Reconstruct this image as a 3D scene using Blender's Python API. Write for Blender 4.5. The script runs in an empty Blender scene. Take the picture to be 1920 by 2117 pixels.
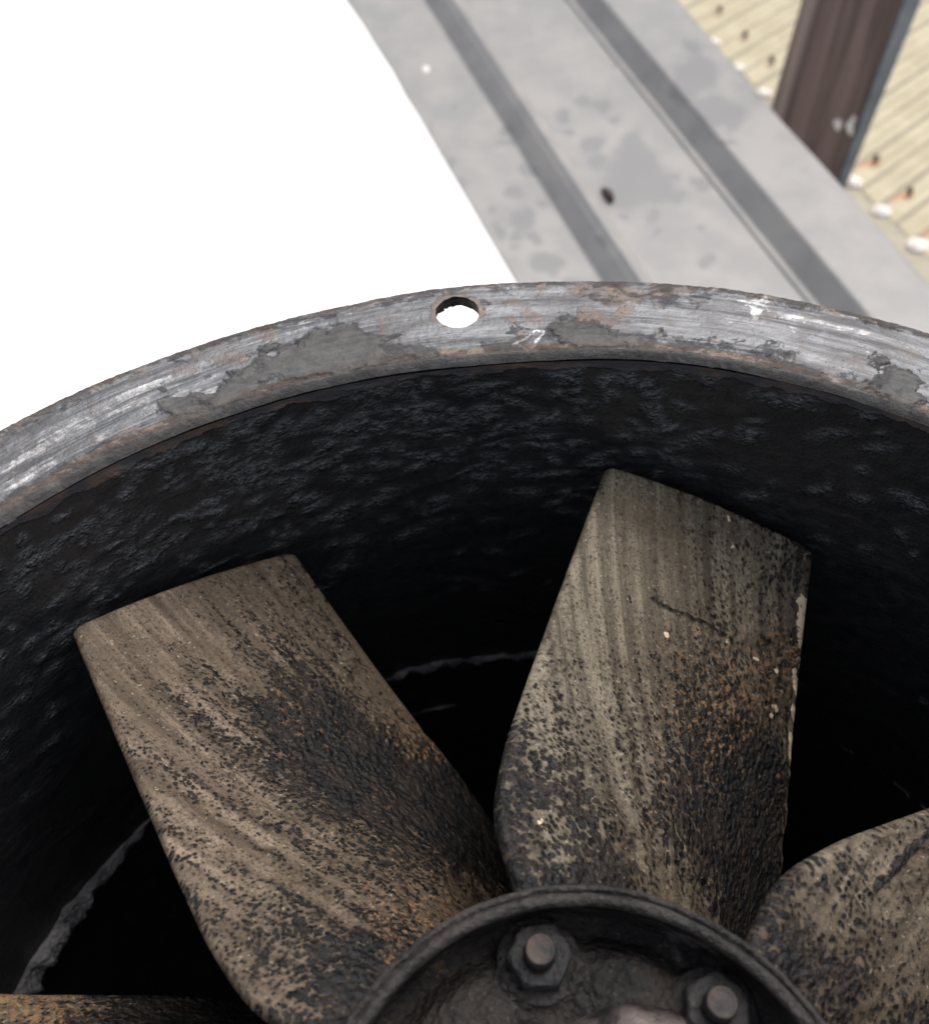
import bpy, math
import numpy as np
from mathutils import Matrix, Vector

# ------------------------------------------------------------ camera, world, sun, exposure
S = 0.207                      # metres per unit: every shape below is given in flange radii
sc = bpy.context.scene
F, TH, RO, CX, CY, CZ = 2087.75, 0.62651, -0.04322, -0.08224, -0.02735, 0.90093
cam_d = bpy.data.cameras.new("camera")
cam = bpy.data.objects.new("camera", cam_d)
sc.collection.objects.link(cam)
fw = np.array([0, math.sin(TH), -math.cos(TH)]); up = np.array([0, math.cos(TH), math.sin(TH)]); rt = np.array([1., 0, 0])
rx = math.cos(RO)*rt + math.sin(RO)*up
ux = -math.sin(RO)*rt + math.cos(RO)*up
M4 = Matrix.Identity(4)
for i in range(3):
    M4[i][0] = rx[i]; M4[i][1] = ux[i]; M4[i][2] = -fw[i]
M4[0][3], M4[1][3], M4[2][3] = CX*S, CY*S, CZ*S
cam.matrix_world = M4
cam_d.sensor_fit = 'HORIZONTAL'; cam_d.sensor_width = 36.0; cam_d.lens = F/1920*36
cam_d.clip_start = 0.01; cam_d.clip_end = 500
cam_d.dof.use_dof = True
cam_d.dof.focus_distance = 1.22*S
cam_d.dof.aperture_fstop = cam_d.lens/1000/0.0023
sc.camera = cam

SUN_EL, SUN_AZ = math.radians(62), math.radians(38)     # azimuth clockwise from +Y
world = bpy.data.worlds.new("World"); sc.world = world
world.use_nodes = True
wn = world.node_tree.nodes; wl = world.node_tree.links
sky = wn.new('ShaderNodeTexSky'); sky.sky_type = 'NISHITA'; sky.sun_disc = False
sky.sun_elevation = SUN_EL; sky.sun_rotation = SUN_AZ
sky.dust_density = 4.0; sky.air_density = 0.8; sky.ozone_density = 1.2
bg = wn['Background']; bg.inputs['Strength'].default_value = 0.15
hs = wn.new('ShaderNodeHueSaturation'); hs.inputs['Saturation'].default_value = .36      # hazy, milky sky
wl.new(sky.outputs[0], hs.inputs['Color']); wl.new(hs.outputs[0], bg.inputs['Color'])
sl = bpy.data.lights.new("sun", 'SUN'); sl.energy = 1.5; sl.angle = math.radians(32); sl.color = (1.0, .93, .84)
so = bpy.data.objects.new("sun", sl); sc.collection.objects.link(so)
sd = Vector((math.sin(SUN_AZ)*math.cos(SUN_EL), math.cos(SUN_AZ)*math.cos(SUN_EL), math.sin(SUN_EL)))
so.rotation_euler = sd.to_track_quat('Z', 'Y').to_euler(); so.location = (2, 3, 4)
sc.view_settings.view_transform = 'Standard'; sc.view_settings.look = 'None'
sc.view_settings.gamma = 1.0; sc.view_settings.exposure = 0.42
sc.cycles.use_denoising = True

# ------------------------------------------------------------ helpers
def fade(t): return t*t*t*(t*(t*6-15)+10)
def h3(x, y, z):
    n = (x.astype(np.int64)*374761393 + y.astype(np.int64)*668265263 + z.astype(np.int64)*2147483647 + 1442695041) & 0xffffffff
    n = ((n ^ (n >> 13))*1274126177) & 0xffffffff
    n = (n ^ (n >> 16)) & 0xffff
    return n/65535.0
def vn(x, y, z):
    x, y, z = np.broadcast_arrays(np.asarray(x, float), np.asarray(y, float), np.asarray(z, float))
    xi, yi, zi = np.floor(x), np.floor(y), np.floor(z)
    a, b, c = fade(x-xi), fade(y-yi), fade(z-zi)
    o = 0
    for i in (0, 1):
        for j in (0, 1):
            for k in (0, 1):
                o = o + h3(xi+i, yi+j, zi+k)*(a if i else 1-a)*(b if j else 1-b)*(c if k else 1-c)
    return o
def fbm(x, y, z, o=4, g=.5):
    r = 0; a = 1; t = 0
    for i in range(o):
        r = r + a*vn(x*2**i+i*17.3, y*2**i+i*5.1, z*2**i+3.7*i); t += a; a *= g
    return r/t
def ss(x, a, b):
    t = np.clip((x-a)/(b-a), 0, 1); return t*t*(3-2*t)

def mesh_obj(name, V, Fc, mat, parent=None, smooth=True, uv=None, col=None, loc=None):
    me = bpy.data.meshes.new(name)
    V = np.asarray(V, float)*S
    Fc = np.asarray(Fc, dtype=np.int32) if not isinstance(Fc, list) else Fc
    me.from_pydata(V.tolist(), [], Fc.tolist() if not isinstance(Fc, list) else Fc)
    if smooth: me.polygons.foreach_set('use_smooth', [True]*len(me.polygons))
    if uv is not None:
        l = me.uv_layers.new(name='UVMap')
        vi = np.empty(len(me.loops), np.int32); me.loops.foreach_get('vertex_index', vi)
        l.data.foreach_set('uv', np.asarray(uv, np.float32)[vi].ravel())
    if col is not None:
        for cn, c in col.items():
            a = me.color_attributes.new(cn, 'FLOAT_COLOR', 'POINT')
            c = np.c_[c, np.ones(len(c))].astype(np.float32) if c.shape[1] == 3 else c.astype(np.float32)
            a.data.foreach_set('color', c.ravel())
    me.materials.append(mat); me.update()
    o = bpy.data.objects.new(name, me); sc.collection.objects.link(o)
    if parent is not None: o.parent = parent
    if loc is not None: o.location = Vector(loc)*S
    return o
def grid(nu, nv, wrap=False, off=0, flip=False):
    i, j = np.meshgrid(np.arange(nu if wrap else nu-1), np.arange(nv-1), indexing='ij')
    i2 = (i+1) % nu
    f = np.stack([i*nv+j, i2*nv+j, i2*nv+j+1, i*nv+j+1], -1).reshape(-1, 4)+off
    return f[:, ::-1] if flip else f
def thing(name, label, cat, loc=(0, 0, 0), group=None):
    o = bpy.data.objects.new(name, None); sc.collection.objects.link(o)
    o.location = Vector(loc)*S; o.empty_display_size = .02
    o['label'] = label; o['category'] = cat
    if group: o['group'] = group
    return o
def tag(o, label, cat, group=None):
    o['label'] = label; o['category'] = cat
    if group: o['group'] = group

class Mat:
    def __init__(s, name):
        s.mat = bpy.data.materials.new(name); s.mat.use_nodes = True
        s.t = s.mat.node_tree; s.n = s.t.nodes; s.b = s.n['Principled BSDF']
    def L(s, a, b): s.t.links.new(a, b)
    def set(s, sock, v):
        i = s.b.inputs[sock]
        if isinstance(v, (int, float)): i.default_value = v
        elif isinstance(v, tuple): i.default_value = (*v, 1)
        else: s.L(v, i)
    def obj(s, seed=0.0):
        t = s.n.new('ShaderNodeTexCoord'); v = s.n.new('ShaderNodeVectorMath'); v.operation = 'MULTIPLY_ADD'
        s.L(t.outputs['Object'], v.inputs[0]); v.inputs[1].default_value = (1/S,)*3; v.inputs[2].default_value = (seed, seed*.7, seed*1.3)
        return v.outputs[0]
    def uv(s, sx=1, sy=1, seed=0.0):
        t = s.n.new('ShaderNodeUVMap'); v = s.n.new('ShaderNodeVectorMath'); v.operation = 'MULTIPLY_ADD'
        s.L(t.outputs[0], v.inputs[0]); v.inputs[1].default_value = (sx, sy, 1); v.inputs[2].default_value = (seed, seed*.37, seed*.11)
        return v.outputs[0]
    def scale(s, v, k):
        n = s.n.new('ShaderNodeVectorMath'); n.operation = 'MULTIPLY'; s.L(v, n.inputs[0]); n.inputs[1].default_value = k; return n.outputs[0]
    def noise(s, v, sc_, det=4, rough=.55, dist=0):
        n = s.n.new('ShaderNodeTexNoise'); s.L(v, n.inputs['Vector']); n.inputs['Scale'].default_value = sc_
        n.inputs['Detail'].default_value = det; n.inputs['Roughness'].default_value = rough; n.inputs['Distortion'].default_value = dist
        return n.outputs['Fac']
    def voro(s, v, sc_, feat='F1', out='Distance', rnd=1):
        n = s.n.new('ShaderNodeTexVoronoi'); n.feature = feat; s.L(v, n.inputs['Vector']); n.inputs['Scale'].default_value = sc_
        n.inputs['Randomness'].default_value = rnd
        return n.outputs[out]
    def m(s, op, a, b=None, c=None):
        n = s.n.new('ShaderNodeMath'); n.operation = op
        for i, x in enumerate((a, b, c)):
            if x is None: continue
            if isinstance(x, (int, float)): n.inputs[i].default_value = x
            else: s.L(x, n.inputs[i])
        return n.outputs[0]
    def step(s, x, a, b, lo=0, hi=1):
        n = s.n.new('ShaderNodeMapRange'); n.interpolation_type = 'SMOOTHSTEP'; s.L(x, n.inputs[0])
        n.inputs[1].default_value = a; n.inputs[2].default_value = b; n.inputs[3].default_value = lo; n.inputs[4].default_value = hi
        return n.outputs[0]
    def mix(s, f, a, b):
        n = s.n.new('ShaderNodeMix'); n.data_type = 'RGBA'
        for i, x in ((0, f), (6, a), (7, b)):
            if isinstance(x, (int, float)): n.inputs[i].default_value = x
            elif isinstance(x, tuple): n.inputs[i].default_value = (*x, 1)
            else: s.L(x, n.inputs[i])
        return n.outputs[2]
    def attr(s, name):
        n = s.n.new('ShaderNodeAttribute'); n.attribute_name = name
        q = s.n.new('ShaderNodeSeparateColor'); s.L(n.outputs['Color'], q.inputs[0])
        return n.outputs['Color'], q.outputs[0], q.outputs[1], q.outputs[2]
    def sep(s, v):
        q = s.n.new('ShaderNodeSeparateXYZ'); s.L(v, q.inputs[0]); return q.outputs
    def comb(s, x, y, z=0.0):
        q = s.n.new('ShaderNodeCombineXYZ')
        for i, a in enumerate((x, y, z)):
            if isinstance(a, (int, float)): q.inputs[i].default_value = a
            else: s.L(a, q.inputs[i])
        return q.outputs[0]
    def bump(s, h, dist, strength=1.0, prev=None):
        n = s.n.new('ShaderNodeBump'); n.inputs['Strength'].default_value = strength; n.inputs['Distance'].default_value = dist*S
        s.L(h, n.inputs['Height'])
        if prev is not None: s.L(prev, n.inputs['Normal'])
        s.L(n.outputs[0], s.b.inputs['Normal']); return n.outputs[0]

# unproject a photo pixel (1920x2117) onto a horizontal plane of the scene
CAMP = np.array([CX, CY, CZ])
def onplane(x, y, z):
    d = ((x-960)/F)*rx + ((1058.5-y)/F)*ux + fw
    return CAMP + (z-CZ)/d[2]*d

# ------------------------------------------------------------ materials
def mat_wall():
    a = Mat('oily black coating'); v = a.uv(); p = a.obj()
    x, y, z = a.sep(p)
    n1 = a.noise(a.scale(v, (9, 22, 1)), 1.0, 5, .6)
    n2 = a.noise(p, 60, 3, .6)
    top = a.noise(a.scale(v, (7, 3, 1)), 1.0, 6, .65)
    edge = a.m('ADD', z, a.m('MULTIPLY', top, .075))          # ragged lower limit of the bare band
    bare = a.step(edge, .010, .0135)
    brown = a.mix(a.step(a.noise(p, 22, 5), .45, .62), (.050, .050, .058), (.105, .075, .060))
    blk = a.mix(a.step(n2, .4, .7), (.0195, .0205, .0230), (.030, .0305, .0325))
    grit = a.step(a.noise(p, 210, 2, .5), .74, .78)
    blk = a.mix(grit, blk, (.10, .09, .08))
    _c, lm0, _g, _b = a.attr('mask')
    blk = a.mix(a.m('MULTIPLY', a.m('MULTIPLY', lm0, a.step(a.noise(a.scale(p, (1, 1, 1.5)), 120, 5, .8), .40, .66)), 1.0), blk, (.175, .182, .195))
    a.set('Base Color', a.mix(bare, blk, brown))
    rough = a.step(n1, .35, .65, .46, .26)
    a.set('Roughness', a.m('ADD', rough, a.m('MULTIPLY', bare, .25)))
    a.set('Specular IOR Level', .62)
    cc, lm, _, _ = a.attr('mask')
    ridge = a.step(a.noise(a.scale(v, (15, 30, 1)), 1.0, 3, .55, .4), .46, .80)
    hh = a.m('ADD', a.m('MULTIPLY', ridge, .10), a.m('MULTIPLY', bare, .12))
    b1 = a.bump(hh, .0130, 1.0)
    fine = a.m('ADD', a.noise(p, 210, 3, .7), a.m('MULTIPLY', a.voro(p, 190, 'F1'), .6))
    a.bump(a.m('MULTIPLY', fine, a.m('ADD', .16, a.m('MULTIPLY', lm, .9))), .0060, 1.0, b1)
    return a.mat

def mat_flange():
    a = Mat('worn galvanized flange'); v = a.uv(); p = a.obj()
    c, dark, rust, lite = a.attr('mask')
    st = a.noise(a.scale(v, (3.2, 62, 1)), 1.0, 7, .62, .4)
    st2 = a.noise(a.scale(v, (9, 260, 1)), 1.0, 4, .6)
    blot = a.noise(p, 9, 6, .62)
    base = a.mix(a.step(st, .36, .66), (.080, .083, .091), (.215, .222, .234))
    base = a.mix(a.m('MULTIPLY', a.step(st2, .48, .68), .5), base, (.32, .328, .345))
    base = a.mix(a.m('MULTIPLY', a.step(blot, .46, .66), .55), base, (.105, .10, .10))
    base = a.mix(a.m('MULTIPLY', a.step(a.noise(a.scale(v, (26, 70, 1)), 1.0, 6, .75), .5, .66), .35), base, (.36, .37, .40))
    lt = a.step(a.m('ADD', a.m('ADD', lite, a.m('MULTIPLY', a.m('SUBTRACT', st, .5), 1.5)), a.m('MULTIPLY', a.m('SUBTRACT', a.noise(p, 70, 5, .7), .5), .9)), .40, .78)
    base = a.mix(a.m('MULTIPLY', lt, .85), base, (.66, .66, .66))
    rm = a.step(a.m('ADD', rust, a.m('MULTIPLY', a.m('SUBTRACT', a.noise(p, 26, 6, .7), .5), 1.5)), .32, .85)
    rc = a.mix(a.noise(p, 60, 3), (.085, .060, .046), (.27, .172, .112))
    base = a.mix(a.m('MULTIPLY', rm, .72), base, rc)
    dm = a.step(a.m('ADD', dark, a.m('MULTIPLY', a.m('SUBTRACT', a.noise(a.scale(p, (1, 1.5, 1)), 24, 9, .78, .5), .5), 2.0)), .28, .74)
    dc = a.mix(a.step(a.noise(p, 44, 8, .75), .3, .7), (.030, .029, .029), (.105, .100, .094))
    base = a.mix(a.m('MULTIPLY', dm, .86), base, dc)
    base = a.mix(a.m('MULTIPLY', a.step(a.noise(p, 190, 2), .66, .72), .6), base, (.04, .035, .035))
    a.set('Base Color', base)
    met = a.m('MULTIPLY', a.m('SUBTRACT', 1.0, dm), a.m('SUBTRACT', .55, a.m('MULTIPLY', rm, .4)))
    a.set('Metallic', met)
    a.set('Roughness', a.m('ADD', a.step(st, .3, .7, .52, .36), a.m('MULTIPLY', dm, .25)))
    b1 = a.bump(a.m('ADD', a.m('MULTIPLY', dm, .6), a.m('MULTIPLY', st2, .12)), .006, .8)
    a.bump(a.m('ADD', a.noise(p, 90, 6, .7), a.m('MULTIPLY', rm, .5)), .0035, .7, b1)
    return a.mat

def mat_blade(seed, warm=0.0, fine=1.0):
    a = Mat('tan oxide blade with greasy crust'); p = a.obj(seed)
    v = a.uv(1, 1, seed)
    c, crust, rust, lite = a.attr('mask')
    st = a.noise(a.scale(v, (78, 3.4, 1)), 1.0, 3, .55, .15)
    st2 = a.noise(a.scale(v, (64, 2.0, 1)), 1.0, 6, .62)
    big = a.noise(p, 7, 5, .6)
    n60 = a.noise(p, 52, 8, .74)
    wv = a.scale(v, (1.0, .72, 1))
    sp = a.voro(wv, 200*fine, 'F1')
    sp2 = a.voro(wv, 105*fine, 'F1')
    inv = a.m('SUBTRACT', 1.25, a.m('MULTIPLY', crust, .45))
    x = a.m('ADD', a.m('MULTIPLY', crust, 1.1), a.m('MULTIPLY', a.m('MULTIPLY', a.m('SUBTRACT', st, .5), .85*fine*fine), inv))
    x = a.m('ADD', x, a.m('MULTIPLY', a.m('SUBTRACT', n60, .5), 1.25))
    x = a.m('ADD', x, a.m('MULTIPLY', a.m('SUBTRACT', .38, sp), .95))
    x = a.m('ADD', x, a.m('MULTIPLY', a.m('SUBTRACT', .38, sp2), .45))
    cr = a.step(x, .40, .66)
    soft = a.step(x, -.10, .60)
    tan = a.mix(a.step(st2, .34, .68), (.062+.012*warm, .051, .036), (.262+.03*warm, .226, .168))
    tan = a.mix(a.m('MULTIPLY', a.step(a.m('ADD', big, a.m('MULTIPLY', rust, .35 if warm else .1)), .46, .70), .8), tan, (.088, .066, .042))
    tan = a.mix(a.m('MULTIPLY', soft, .72), tan, (.046, .034, .025))
    grain = a.noise(p, 240, 3, .7)
    tan = a.mix(a.step(grain, .52, .68), tan, (.045, .038, .032))
    tan = a.mix(a.m('MULTIPLY', a.step(a.noise(p, 190, 2, .6), .65, .71), .7), tan, (.36, .31, .23))
    blk = a.mix(a.step(a.noise(p, 28, 4), .42, .64), (.0075, .0074, .0082), (.024, .0185, .0155))
    blk = a.mix(a.step(grain, .62, .72), blk, (.075, .055, .042))
    col = a.mix(cr, tan, blk)
    rn = a.step(a.m('ADD', rust, a.m('MULTIPLY', a.m('SUBTRACT', a.noise(p, 125, 3, .7), .5), 2.4)), .80, 1.0)
    col = a.mix(a.m('MULTIPLY', rn, .85), col, a.mix(a.noise(p, 30, 2), (.13, .062, .032), (.30, .19, .10)))
    ln = a.step(a.m('ADD', lite, a.m('MULTIPLY', a.m('SUBTRACT', a.noise(p, 40, 5, .7), .5), 1.7)), .58, .66)
    col = a.mix(ln, col, (.66, .53, .38))
    a.set('Base Color', col)
    a.set('Roughness', a.m('SUBTRACT', a.m('ADD', .62, 0), a.m('MULTIPLY', cr, .30)))
    a.set('Specular IOR Level', a.m('ADD', .28, a.m('MULTIPLY', cr, .17)))
    hh = a.m('MULTIPLY', cr, a.m('ADD', .35, a.m('MULTIPLY', a.m('ADD', a.m('MULTIPLY', a.voro(p, 125, 'SMOOTH_F1'), -1.1), a.noise(p, 85, 5, .7)), 1.3)))
    hh = a.m('ADD', hh, a.m('MULTIPLY', ln, .6))
    b1 = a.bump(hh, .0045, 1.0)
    a.bump(a.m('ADD', a.noise(p, 130, 5, .7), a.m('MULTIPLY', grain, .5)), .0026, .9, b1)
    return a.mat

def mat_grease(name='caked black grease', tint=(.011, .0098, .0098), hi=(.032, .026, .023), rough=.42, gold=True, edge=False):
    a = Mat(name); p = a.obj()
    n = a.noise(p, 16, 5, .6); g = a.noise(p, 150, 4, .7)
    col = a.mix(a.step(n, .38, .64), tint, hi)
    col = a.mix(a.m('MULTIPLY', a.step(g, .58, .7), .6), col, (.10, .088, .08))
    if gold:
        gm = a.m('MULTIPLY', a.step(a.noise(p, 9, 3), .56, .68), a.step(a.noise(p, 120, 4, .7), .52, .62))
        col = a.mix(a.m('MULTIPLY', gm, .75), col, (.20, .135, .07))
        pk = a.m('MULTIPLY', a.step(a.noise(p, 13, 4, .6, .3), .62, .68), .6)
        col = a.mix(pk, col, (.14, .12, .115))
    a.set('Base Color', col)
    a.set('Roughness', a.step(n, .3, .7, rough, rough+.16))
    a.set('Specular IOR Level', .4)
    b1 = a.bump(a.m('ADD', a.m('MULTIPLY', a.voro(p, 125, 'F1'), .7), a.m('MULTIPLY', a.noise(p, 70, 6, .68), 1.2)), .0058, .9)
    a.bump(a.noise(p, 160, 4, .7), .003, .9, b1)
    return a.mat

def mat_simple(name, c1, c2, rough, sc_=20, met=0.0, bump=.002, det=5):
    a = Mat(name); p = a.obj(); n = a.noise(p, sc_, det, .6)
    a.set('Base Color', a.mix(a.step(n, .35, .65), c1, c2)); a.set('Roughness', rough); a.set('Metallic', met); a.set('Specular IOR Level', .35)
    a.bump(a.noise(p, sc_*4, 4, .6), bump, .8)
    return a.mat

def mat_sheet():
    a = Mat('weathered galvanized sheet'); p = a.obj()
    c, stain, brown, _ = a.attr('mask')
    n = a.noise(p, 3.2, 5, .6)
    base = a.mix(a.step(n, .36, .66), (.245, .243, .245), (.305, .297, .289))
    base = a.mix(a.m('MULTIPLY', stain, .92), base, (.19, .191, .197))
    base = a.mix(a.m('MULTIPLY', brown, .5), base, (.36, .28, .21))
    base = a.mix(a.m('MULTIPLY', a.step(a.noise(p, 22, 4, .6), .56, .70), .22), base, (.24, .235, .235))
    a.set('Base Color', base); a.set('Roughness', a.m('ADD', .5, a.m('MULTIPLY', n, .15))); a.set('Metallic', .25)
    a.bump(a.noise(p, 2.2, 3), .012, .6)
    return a.mat

def mat_roof():
    a = Mat('faded cream corrugated sheet'); p = a.obj(); c, dirt, rust, _ = a.attr('mask')
    n = a.noise(p, 2.6, 5, .6)
    base = a.mix(a.step(n, .35, .68), (.410, .358, .240), (.50, .447, .315))
    d = a.step(a.m('ADD', dirt, a.m('MULTIPLY', a.m('SUBTRACT', a.noise(p, 5, 6, .7), .5), .9)), .25, .85)
    base = a.mix(a.m('MULTIPLY', d, .8), base, (.19, .165, .12))
    base = a.mix(a.m('MULTIPLY', a.step(a.noise(p, 14, 5, .7), .60, .70), .35), base, (.22, .19, .14))
    base = a.mix(rust, base, (.55, .17, .06))
    a.set('Base Color', base); a.set('Roughness', .6)
    a.bump(a.noise(p, 20, 4), .01, .5)
    return a.mat

def mat_post():
    a = Mat('weathered brown timber'); p = a.obj()
    g = a.noise(a.scale(p, (7, 7, .35)), 1.0, 7, .62, .3)
    g2 = a.noise(a.scale(p, (30, 30, .9)), 1.0, 4, .6)
    c = a.mix(a.step(g, .36, .66), (.070, .045, .042), (.185, .128, .122))
    c = a.mix(a.m('MULTIPLY', a.step(g2, .5, .7), .5), c, (.065, .052, .048))
    a.set('Base Color', c); a.set('Roughness', .65); a.bump(g2, .02, .6)
    return a.mat

M_wall = mat_wall(); M_flange = mat_flange()
M_grease = mat_grease(); M_rim = mat_grease('grey greasy rim', (.020, .0175, .0165), (.050, .043, .040), .40, False)
M_seam = mat_grease('dull sealant bead', (.12, .12, .128), (.26, .255, .265), .45, False)
M_nut = mat_grease('greasy dark steel nut', (.018, .018, .020), (.040, .038, .038), .36, False)
M_stud = mat_simple('worn steel stud end', (.022, .022, .023), (.062, .044, .037), .6, 30, .1, .002)
M_boss = mat_simple('rubbed cast boss', (.016, .014, .014), (.135, .110, .103), .5, 22, .1, .006, 9)
M_dark = mat_simple('dark duct interior', (.008, .008, .009), (.016, .015, .015), .6, 12)
M_out = mat_simple('grey duct paint', (.20, .205, .21), (.26, .26, .26), .5, 5)

# ------------------------------------------------------------ ground: sunlit pale concrete
GZ = -25.0
a = Mat('white painted concrete'); p = a.obj(); n = a.noise(p, .6, 6, .6)
a.set('Base Color', a.mix(a.step(n, .3, .7), (.84, .84, .84), (.88, .88, .87))); a.set('Roughness', .8)
a.bump(a.noise(p, 9, 5), .01, .4)
g = 900
o = mesh_obj('ground', [(-g, -g, GZ), (g, -g, GZ), (g, g, GZ), (-g, g, GZ)], [(0, 1, 2, 3)], a.mat, smooth=False)
o['kind'] = 'structure'

# ------------------------------------------------------------ fan casing: flange, wall, sealant beads
casing = thing('fan_casing', 'round steel fan casing with worn silvery flange and oily black inner wall', 'fan casing')
OUT = np.array([(40, 1.006), (59.9, 1.0060), (65.76, 1.0056), (71.26, 1.0066), (76.8, 1.0043), (82.47, 1.0005), (88.18, .9986), (93.98, .9972), (101.32, .9945), (108.14, .9938), (113.88, .9968), (119.59, .9984), (123.14, .9989), (129.03, 1.0), (150, 1.0)])
INN = np.array([(40, .862), (57.63, .862), (64.15, .8655), (70.15, .8653), (74.2, .8663), (80.32, .8650), (87.59, .8590), (94.98, .8572), (101.84, .8618), (108.54, .8655), (114.44, .8675), (122.07, .8732), (126.83, .8745), (133.04, .8757), (150, .872)])
def wrapr(tab, ph, base):
    r = np.interp(ph, tab[:, 0], tab[:, 1])
    k = ss(ph, 30, 42)*(1-ss(ph, 146, 158))
    w = np.convolve(np.r_[[r[0]]*10, r, [r[-1]]*10], np.ones(21)/21, 'valid')
    return base+(w-base)*k
phd = np.r_[np.arange(35, 150, .11), np.arange(150, 395, 1.0)]
ph = phd % 360; pr = np.radians(ph); ph0 = ph
Rout = wrapr(OUT, ph, 1.0); Rin = wrapr(INN, ph, .8665)
# rough chipped outer edge
Rout = Rout + (fbm(phd*4, 0, 1, 4)-.5)*.0022 + (ss(ph, 73.0, 73.4)-ss(ph, 75.6, 75.8))*.0015
NT = 64
TH_F = .0125
t = np.r_[0, np.linspace(0, 1, NT)**1.0]
V = []; UV = []; MK = []
n_ph = len(ph)
tt = np.linspace(0, 1, NT)
R2 = Rin[:, None] + (Rout-Rin)[:, None]*tt[None]
PH2 = np.repeat(ph[:, None], NT, 1); PR2 = np.radians(PH2)
X2 = R2*np.cos(PR2); Y2 = R2*np.sin(PR2)
d_in = (R2-Rin[:, None]); d_out = (Rout[:, None]-R2)
Z2 = -.012*np.clip(1-d_in/.014, 0, 1)**2.2 - .006*np.clip(1-d_out/.006, 0, 1)**2
Z2 = Z2 + (fbm(X2*9, Y2*9, 0, 3)-.5)*.006 + (fbm(X2*60, Y2*60, 2, 3)-.5)*.0012
# blobs given by photo position: (x, y, ax, ay, strength)
def img_of(X, Y, Z):
    D = np.stack([X-CX, Y-CY, Z-CZ], -1); z = D@fw
    return 960+F*(D@rx)/z, 1058.5-F*(D@ux)/z
IX, IY = img_of(X2, Y2, Z2*0)
IX0, IY0 = IX, IY
IX = IX0+(fbm(IX0/55, IY0/40, 31, 5, .6)-.5)*210; IY = IY0+(fbm(IX0/55, IY0/40, 77, 5, .6)-.5)*80
def blob(lst):
    m = np.zeros_like(IX)
    for x, y, w, h, rot, s in lst:
        c, q = math.cos(math.radians(rot)), math.sin(math.radians(rot))
        dx, dy = IX-x, IY-y; u = (dx*c+dy*q)/w; v_ = (-dx*q+dy*c)/h
        m = np.maximum(m, s*(1-ss(np.sqrt(u*u+v_*v_), .6, 1.25)))
    return m
pert = 1
dark = blob([(660, 735, 150, 45, -12, .95), (800, 735, 150, 32, -6, .7), (420, 830, 90, 34, -20, .75), (1215, 700, 110, 42, 5, .85), (1090, 700, 60, 40, 0, .35),
             (1850, 790, 78, 44, 20, .85), (520, 790, 90, 30, -18, .8), (560, 665, 70, 22, -14, .45), (1500, 720, 190, 16, 8, .45), (1440, 592, 60, 14, 4, .7), (985, 640, 18, 30, 0, .4), (1330, 610, 220, 20, 4, .3)])
dark = np.maximum(dark, .50*(1-ss(d_out, .004, .034)))
dark = np.maximum(dark, .44*(1-ss(d_in, .014, .045)))
dark = np.maximum(dark, .95*(1-ss(d_in, .008, .013)))
rust = blob([(1280, 600, 180, 26, 4, .62), (1275, 655, 60, 26, -10, .7), (1045, 680, 26, 18, 0, .7), (1110, 640, 60, 22, 0, .5), (1575, 665, 40, 12, 5, .6), (470, 730, 150, 26, -16, .5), (240, 830, 160, 22, -24, .4), (990, 610, 40, 26, 30, .5),
             (1620, 635, 140, 20, 14, .4), (1700, 740, 120, 22, 14, .4), (900, 675, 60, 14, -4, .45)])
rust = np.maximum(rust, 1.0*(1-ss(np.abs(d_in-.015), .003, .009)))
rust = np.maximum(rust, .50*(1-ss(d_in, .01, .050)))
rust = np.maximum(rust, .34+0*rust)
rust = np.maximum(rust, .66*(1-ss(d_out, .004, .036)))
lite = blob([(1540, 645, 46, 26, 10, .62), (1740, 672, 90, 14, 14, .36), (560, 700, 170, 9, -14, .36), (250, 860, 260, 24, -26, .47), (60, 950, 120, 30, -35, .50), (1085, 672, 8, 8, 0, .0), (1600, 650, 120, 14, 12, .42), (1430, 745, 160, 5, 6, .55), (1180, 716, 30, 4, -8, .6), (1830, 740, 80, 16, 20, .38), (330, 850, 160, 14, -22, .42), (650, 668, 120, 8, -14, .5)])
# pale broken outline of a paint flake
IX, IY = IX0, IY0
fl = [(1061, 712), (1085, 700), (1100, 690), (1106, 682), (1122, 686), (1121, 694), (1110, 702), (1104, 714), (1092, 725), (1082, 718), (1061, 712)]
dmin = np.full_like(IX, 1e9)
JX = IX+(fbm(IX/5, IY/5, 3, 2)-.5)*7; JY = IY+(fbm(IX/5, IY/5, 9, 2)-.5)*7
for (x0, y0), (x1, y1) in zip(fl[:-1], fl[1:]):
    L2 = (x1-x0)**2+(y1-y0)**2; tq = np.clip(((JX-x0)*(x1-x0)+(JY-y0)*(y1-y0))/L2, 0, 1)
    dmin = np.minimum(dmin, np.hypot(JX-x0-tq*(x1-x0), JY-y0-tq*(y1-y0)))
lite = np.maximum(lite, 1.3*(1-ss(dmin, 1.2, 3.2)))
# raised crusts
Z2 = Z2 + ss(dark*(d_out > .012)+(fbm(X2*34, Y2*34, 5, 6, .65)-.5)*1.6, .5, .62)*.0022
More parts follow.
